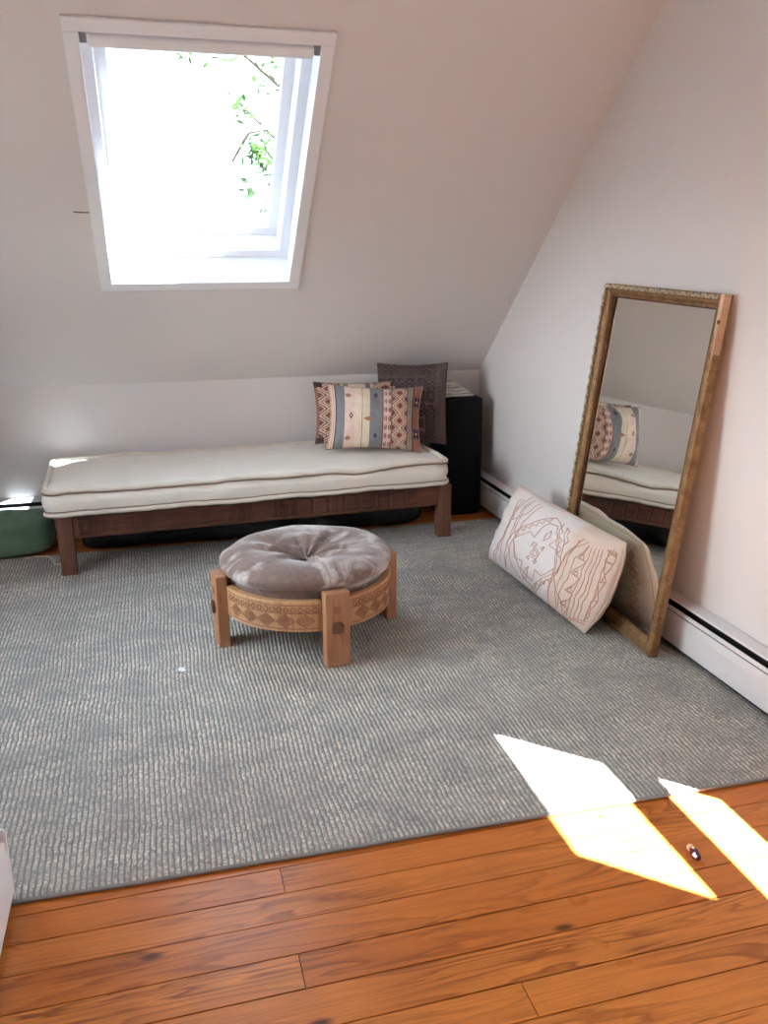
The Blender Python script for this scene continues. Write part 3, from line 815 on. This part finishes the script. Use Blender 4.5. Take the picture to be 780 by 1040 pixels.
# ------------------------------------------------------------------ floor mirror
def make_mirror():
    lean=math.atan2(.132,1.378)+radians(.75); roll=radians(1.2); yaw=radians(.8)
    Z=Vector((-cos(lean),0,-sin(lean)))           # out of the glass, towards the room
    up=Vector((sin(lean),0,cos(lean))); rt=Vector((-sin(yaw),-cos(yaw),0))   # right of the mirror = towards the camera
    X=(rt*cos(roll)-up*sin(roll)); Y=(up*cos(roll)+rt*sin(roll))
    Z=X.cross(Y)
    W,Hh=.852,1.384
    m=Matrix.Identity(4)
    for i,v in enumerate((X,Y,Z)):
        for j in range(3): m[j][i]=v[j]
    m.translation=Vector((-.200,-2.386,.002))-X*W    # lower far corner, front plane
    t=thing('floor_mirror','tall gilt framed mirror leaning against the right wall','mirror',mat=m)
    def cut(lst,w0,w1): return [(w0,-.032)]+[q for q in lst if w0<=q[0]<=w1]+[(w1,-.032)]
    base=[(0,-.004),(.004,.0),(.016,.001),(.019,-.004),(.021,-.008),(.023,-.004),(.030,-.004),(.036,-.010),(.040,-.013),(.0405,-.008),(.045,-.008),(.050,-.016)]
    prof=[(0,-.036)]+base+[(.050,-.036)]
    wide=[(0,-.036)]+[(w*1.24,d) for w,d in base]+[(.062,-.036)]
    def rail(name,A,B,inw,al,pf,mi0,mi1):
        b=MB(); n=len(pf); a=[];c=[]
        A,B,inw,al=map(Vector,(A,B,inw,al))
        for (w,d) in pf:
            a.append(b.bm.verts.new(A+inw*w+al*mi0(w)+Vector((0,0,d)))); c.append(b.bm.verts.new(B+inw*w-al*mi1(w)+Vector((0,0,d))))
        b.bm.faces.new(a[::-1]); b.bm.faces.new(c)
        for i in range(n): b.bm.faces.new((a[i],a[(i+1)%n],c[(i+1)%n],c[i]))
        return b.build(name,M['gilt'],t,bevel=.0012,seg=1)
    k=.050/.062
    # corners: stile inset .064 against bottom inset .080
    rail('bottom_rail',(0,0,0),(W,0,0),(0,1,0),(1,0,0),wide,lambda w:w*k,lambda w:w*k)
    tr=rail('top_rail',(0,Hh,0),(W,Hh,0),(0,-1,0),(1,0,0),prof,lambda w:w,lambda w:w)
    ls=rail('stile',(0,0,0),(0,Hh,0),(1,0,0),(0,1,0),prof,lambda w:w/k,lambda w:w)
    rs=rail('stile',(W,0,0),(W,Hh,0),(-1,0,0),(0,1,0),prof,lambda w:w/k,lambda w:w)
    b=MB(); b.obox((W/2,Hh/2,-.0258),(W/2-.045,0,.0034),(0,Hh/2-.05,-.0028),(0,0,.0015)); b.build('mirror_glass',M['mirror'],t)
    b=MB(); b.box(.012,W-.012,.012,Hh-.012,-.038,-.0335); b.build('backing_board',M['rawwood'],t)
    # beaded slip round the glass
    b=MB()
    for (x0,y0,x1,y1) in ((.052,.064,W-.052,.064),(.052,Hh-.052,W-.052,Hh-.052),(.052,.064,.052,Hh-.052),(W-.052,.064,W-.052,Hh-.052)):
        b.tube([(x0,y0,-.019),(x1,y1,-.019)],.0035,8)
    b.build('inner_slip',M['bedcarve'],t)
    # scrolling leaf ornament along the outer edges
    rn=random.Random(5)
    def orn(b,p0,p1,step):
        p0,p1=Vector(p0),Vector(p1); d=(p1-p0); n=int(d.length/step); d.normalize(); sdir=Vector((-d.y,d.x,0))
        for i in range(n):
            c=p0+d*(i+.5)*step
            s=1 if i%2 else -1; j=rn.uniform(.8,1.25)
            pts=[c+d*step*.5*(-1.0+2.0*q/7)*1+sdir*s*.0055*sin(q/7*pi*1.6)+Vector((0,0,.0025)) for q in range(8)]
            b.tube(pts,lambda f:.0036*j*(1-.5*f),6,up=(0,0,1))
            b.lathe([(0,.005),(.003,.0042),(.0042,.001),(.0042,-.003)],8,c=tuple(c-sdir*s*.004))
            pts=[c+sdir*s*.007*(q/4)+d*.006*sin(q/4*pi)+Vector((0,0,.0015)) for q in range(5)]
            b.tube(pts,.0018,5)
    b=MB(); orn(b,(.010,Hh-.0115,.002),(W-.022,Hh-.0115,.002),.022); b.build('leaf_ornament',M['giltorn'],tr,smooth=True)
    b=MB(); orn(b,(.0115,.20,.002),(.0115,Hh-.02,.002),.022); b.build('leaf_ornament',M['giltorn'],ls,smooth=True)
    # bare wood where the gilding has broken off
    b=MB(); pts=[(W-.018,Hh+.001,.003),(W+.002,Hh+.001,.003),(W+.002,Hh-.10,.003),(W+.002,Hh-.19,.003),(W-.002,Hh-.225,.003),(W-.006,Hh-.20,.003),(W-.008,Hh-.15,.003),(W-.016,Hh-.13,.003),(W-.018,Hh-.06,.003)]
    b.prism(pts,(0,0,-.031)); o=b.build('chipped_corner',M['rawwood'],t,bevel=.0015,seg=1); o['label']='pale bare wood at the chipped top corner'
    b=MB(); b.lathe([(0,.002),(.005,.0015),(.008,0),(.008,-.002)],9,c=(W-.002,Hh-.095,.003)); b.build('knot_hole',M['bedcarve'],o)
make_mirror()

# ------------------------------------------------------------------ corner box, cloth, bags and small things
def make_box():
    t=thing('storage_box','tall black cloth covered box standing in the corner right of the daybed','box',(-.222,-.20,FZ))
    hx,hy,h=.134,.122,.720
    b=MB(); nz=30; NSx=80
    def ring(z,off):
        out=[]; r=.022
        for i in range(NSx):
            a=2*pi*i/NSx; c,s=cos(a),sin(a); p=9
            k=(abs(c)**p+abs(s)**p)**(-1/p)
            x,y=c*k*(hx-off),s*k*(hy-off)
            w=.003*noise.noise((x*9,y*9,z*4))
            out.append(b.bm.verts.new((x*(1+w),y*(1+w)-.004*sin(z*6)*(1 if y<0 else 0)*.5,z)))
        return out
    R=[ring(.0005,.004)]+[ring(h*k/nz,0) for k in range(1,nz-1)]+[ring(h-.016,.001),ring(h-.006,.006),ring(h,.018)]
    for A,B in zip(R[:-1],R[1:]):
        for i in range(NSx): b.bm.faces.new((A[i],A[(i+1)%NSx],B[(i+1)%NSx],B[i]))
    b.bm.faces.new(R[0][::-1]); b.bm.faces.new(R[-1])
    b.build('cloth_cover',M['black_cloth'],t,smooth=True)
    b=MB(); pts=[]
    for i in range(60):
        a=2*pi*i/60; c,s=cos(a),sin(a); p=9; k=(abs(c)**p+abs(s)**p)**(-1/p); pts.append((c*k*(hx-.003),s*k*(hy-.003),h-.012))
    b.tube(pts,.003,6,closed=True); b.build('top_seam',M['black_cloth'],t,smooth=True)
make_box()
def make_cloth():
    # crumpled knit throw: a folded stack of wavy layers
    b=MB(); rn=random.Random(2)
    z=0
    for k in range(7):
        a0=.108-.012*k; d0=.075-.005*k; cx=-.004-.0135*k; th=.021
        def top(u,v,sd,k=k,a0=a0,d0=d0,cx=cx,z=z,th=th):
            x=(u*2-1); y=(v*2-1)
            h=max(0,(1-abs(x)**4)*(1-abs(y)**4))**.5
            wv=.007*noise.noise((x*2.2+k*5,y*2.5,k))*h
            X=cx+a0*x*(1+.10*noise.noise((y*2,k*3,0))); Y=d0*y*(1+.12*noise.noise((x*3,k*3,7)))
            return (X,Y,max(.0005,z+th*.5+sd*th*.5*h+(wv if k else max(0,wv)*.5)))
        for sd in (1,-1): b.grid(lambda u,v:top(u,v,sd),44,24)
        z+=.0185
    o=b.build('knit_throw',M['crochet'],None,smooth=True,weld=True)
    o.location=(-.245,-.215,FZ+.7205)
    tag(o,'crumpled pale knit throw folded on top of the black corner box','blanket')
    return o
make_cloth()
def blob(name,label,cat,mat,c,half,seed,wr,flat=.5,nu=110,nv=50,zmin=FZ,pw=3.2):
    """soft stuffed bag lying on the floor"""
    b=MB()
    def f(i,j):
        a=2*pi*i; ph=-pi/2+pi*j
        cu,su=cos(a),sin(a); cv,sv=cos(ph),sin(ph)
        k=(abs(cu*cv)**pw+abs(su*cv)**pw+abs(sv)**pw)**(-1/pw)
        d=Vector((cu*cv,su*cv,sv))*k
        p=Vector((d.x*half[0],d.y*half[1],d.z*half[2]))
        q=p*7+Vector((seed,seed*2,0))
        w=wr*(noise.noise(q)+.6*abs(noise.noise(q*2.3))-.5*abs(noise.noise(q*1.1+Vector((3,3,3)))))
        p=p+d.normalized()*w
        p.z=max(p.z,-half[2]+.0006)
        return p
    b.grid(f,nu,nv,wrapu=True)
    o=b.build(name,mat,None,smooth=True,weld=True); o.location=(c[0],c[1],zmin+half[2])
    return tag(o,label,cat)
blob('duffel_bag','dark green cloth bag on the floor at the left end of the daybed','bag',M['baggreen'],(-2.86,-.29,0),(.285,.156,.104),3,.012,pw=4.6)
blob('plastic_bag','long crumpled black plastic bag stuffed under the daybed','bag',M['bagblack'],(-1.465,-.288,0),(.965,.140,.092),8,.018,nu=280,pw=7)
# thin white cord by the left front leg of the daybed
b=MB(); pts=[(-2.70,-.50),(-2.63,-.475),(-2.58,-.50),(-2.555,-.56),(-2.545,-.62),(-2.52,-.635),(-2.50,-.60)]
P3=[]
for i in range(len(pts)-1):
    for k in range(6):
        s=k/6; p0=Vector(pts[max(i-1,0)]);p1=Vector(pts[i]);p2=Vector(pts[i+1]);p3=Vector(pts[min(i+2,len(pts)-1)])
        q=.5*((2*p1)+(p2-p0)*s+(2*p0-5*p1+4*p2-p3)*s*s+(3*p1-3*p2+p0-p3)*s**3); P3.append((q.x,q.y,.004))
b.tube(P3,.003,6); tag(b.build('cord',M['crochet'],None,smooth=True),'thin white cord lying on the rug beside the daybed\'s left leg','cord')
b=MB(); 
P3=[(-2.72+.05*cos(t*.5)-.02*t*.1,-.97+.03*sin(t*.5),.0035) for t in range(14)]
b.tube(P3,.0022,6); tag(b.build('cord',M['crochet'],None,smooth=True),'small loop of pale cord on the rug at the left edge','cord')
# scrap of lint on the rug
b=MB(); b.grid(lambda u,v:((u-.5)*.026+.004*sin(v*9),(v-.5)*.034+.004*sin(u*7),.0025+.002*noise.noise((u*4,v*4,0))),8,8); o=b.build('lint_scrap',M['white'],None,smooth=True); o.location=(-1.964,-1.99,0)
sm=o.modifiers.new('s','SOLIDIFY'); sm.thickness=.0012
tag(o,'small white lint scrap on the rug left of the round table','scrap')
# crystal charm and a crumb on the sunny boards
cr=thing('crystal_charm','small purple glass charm with pale cap on the boards between the sun patches','charm',(-.706,-3.425,FZ),radians(-100))
def m_purple():
    n=NT('purple_glass'); f=n.noise(n.coords(),60,2); n.fin(n.mix(f,lin((104,66,84)),lin((70,42,62))),.1,spec=.8); n.b.inputs['Transmission Weight'].default_value=.25; return n.m
b=MB(); b.lathe([(0,-.022),(.007,-.020),(.012,-.008),(.0125,.006),(.008,.018),(0,.020)],7); o=b.build('bead',m_purple(),cr,weld=True); o.rotation_euler=(0,pi/2,0); o.location=(.0,0,.0122)
b=MB(); b.lathe([(0,-.006),(.0085,-.005),(.0095,.0),(.0085,.005),(0,.006)],16); o=b.build('cap',m_plain('pale_cap',lin((235,196,172)),.5),cr,weld=True,smooth=True); o.rotation_euler=(0,pi/2,0); o.location=(-.028,0,.0095)
b=MB(); b.tube([(.011*cos(t),.008*sin(t),.003) for t in [pi+.3+i*.35 for i in range(8)]],.0028,6); o=b.build('curl_scrap',M['peg'],None,smooth=True); o.location=(-.848,-3.20,FZ); tag(o,'tiny dark curled scrap lying in the larger sun patch','scrap')

# ------------------------------------------------------------------ tree outside the skylight
def make_tree():
    base=Vector((.9,6.0,-6.0))
    t=thing('tree','leafy tree outside seen through the skylight','tree',tuple(base))
    rn=random.Random(11)
    b=MB()
    def V(x,z,y=4.6): return Vector((x,y,z))-base
    b.tube([(0,0,0),(.05,-.1,3),(-.05,-.3,6.5),(-.2,-.6,8.5)],lambda f:.2*(1-.8*f),10)
    # limbs reaching into view
    limbs=[[(.3,2.2),(-.35,2.55),(-.75,2.95),(-1.2,3.3)],[(.2,2.9),(-.5,3.25),(-1.2,3.75),(-1.9,3.9)],[(-.2,2.35),(-.6,2.3),(-.75,2.15)],[(-.62,2.83),(-.85,2.75),(-1.0,2.5)]]
    for L_ in limbs: b.tube([V(x,z,4.6+.2*rn.uniform(-1,1)) for x,z in L_],lambda f:.035*(1-.75*f),8)
    b.build('trunk',M['bark'],t,smooth=True)
    b=MB()
    clus=[(-.72,2.55,.16,60),(-.85,2.2,.10,14),(-.68,2.72,.16,18),(-.9,3.0,.13,16),(-1.2,3.75,.32,90),(-1.75,3.9,.2,34),(-.9,3.7,.25,40),(-.5,3.4,.3,50),(0,2.9,.5,90),(-1.45,3.45,.13,10),(-.6,2.1,.2,25)]
    for x,z,r,n in clus:
        for _ in range(n):
            d=Vector((rn.gauss(0,1),rn.gauss(0,1),rn.gauss(0,1)))*r*.55
            c=V(x,z)+d
            a=Vector((rn.uniform(-1,1),rn.uniform(-1,1),rn.uniform(-1,1))).normalized(); s=a.orthogonal().normalized()
            l=rn.uniform(.045,.08); w=l*.33
            q=[b.bm.verts.new(p) for p in (c-a*l,c-a*l*.2+s*w,c+a*l*.5+s*w*.8,c+a*l,c+a*l*.5-s*w*.8,c-a*l*.2-s*w)]
            b.bm.faces.new(q)
    o=b.build('foliage',M['leaf'],t,recalc=False); o['kind']='stuff'
make_tree()

# ------------------------------------------------------------------ light
SKY=11.0; SUN=190
w=bpy.data.worlds.new('sky'); SC.world=w; w.use_nodes=True; nt=w.node_tree; nt.nodes.clear()
wo=nt.nodes.new('ShaderNodeOutputWorld'); bg=nt.nodes.new('ShaderNodeBackground'); tc=nt.nodes.new('ShaderNodeTexCoord'); sx=nt.nodes.new('ShaderNodeSeparateXYZ'); rp=nt.nodes.new('ShaderNodeValToRGB')
nt.links.new(tc.outputs['Generated'],sx.inputs[0]); mr=nt.nodes.new('ShaderNodeMapRange'); mr.inputs[1].default_value=-1; mr.inputs[2].default_value=1
nt.links.new(sx.outputs[2],mr.inputs[0]); nt.links.new(mr.outputs[0],rp.inputs[0])
e=rp.color_ramp.elements; e[0].position=.46; e[0].color=(.13,.125,.115,1); e[1].position=.52; e[1].color=(.93,.97,1,1)
x=e.new(.95); x.color=(.68,.83,1.0,1)
nt.links.new(rp.outputs[0],bg.inputs[0]); bg.inputs[1].default_value=SKY; nt.links.new(bg.outputs[0],wo.inputs[0])

D=Vector((.723,-.691,K_)).normalized()
sl=bpy.data.lights.new('sun','SUN'); sl.energy=SUN; sl.angle=radians(.6); sl.color=(1,.985,.97)
so=bpy.data.objects.new('sun',sl); COL.objects.link(so); so.location=(6,-6,9); so.rotation_euler=D.to_track_quat('Z','Y').to_euler()
def portal(name,loc,Zin,sx_,sy_,Xdir):
    l=bpy.data.lights.new(name,'AREA'); l.shape='RECTANGLE'; l.size=sx_; l.size_y=sy_; l.cycles.is_portal=True
    o=bpy.data.objects.new(name,l); COL.objects.link(o)
    Z=-Vector(Zin).normalized(); X=Vector(Xdir).normalized(); Y=Z.cross(X)
    m=Matrix.Identity(4)
    for i,v in enumerate((X,Y,Z)):
        for j in range(3): m[j][i]=v[j]
    m.translation=Vector(loc); o.matrix_world=m
portal('skylight_portal',S(-1.713,1.505,.31),-N,.80,1.22,(1,0,0))
portal('right_window_portal',(.15,(wy0+wy1)/2,(wz0+wz1)/2),(-1,0,0),wy1-wy0,wz1-wz0,(0,1,0))
portal('left_window_portal',(XL-.16,(ly0+ly1)/2,(lz0+lz1)/2),(1,0,0),ly1-ly0,lz1-lz0,(0,1,0))

SC.view_settings.view_transform='Standard'; SC.view_settings.look='None'; SC.view_settings.gamma=1; SC.view_settings.use_curve_mapping=False
SC.view_settings.exposure=1.33
SC.cycles.max_bounces=14; SC.cycles.diffuse_bounces=8; SC.cycles.transparent_max_bounces=12
SC.cycles.sample_clamp_indirect=8
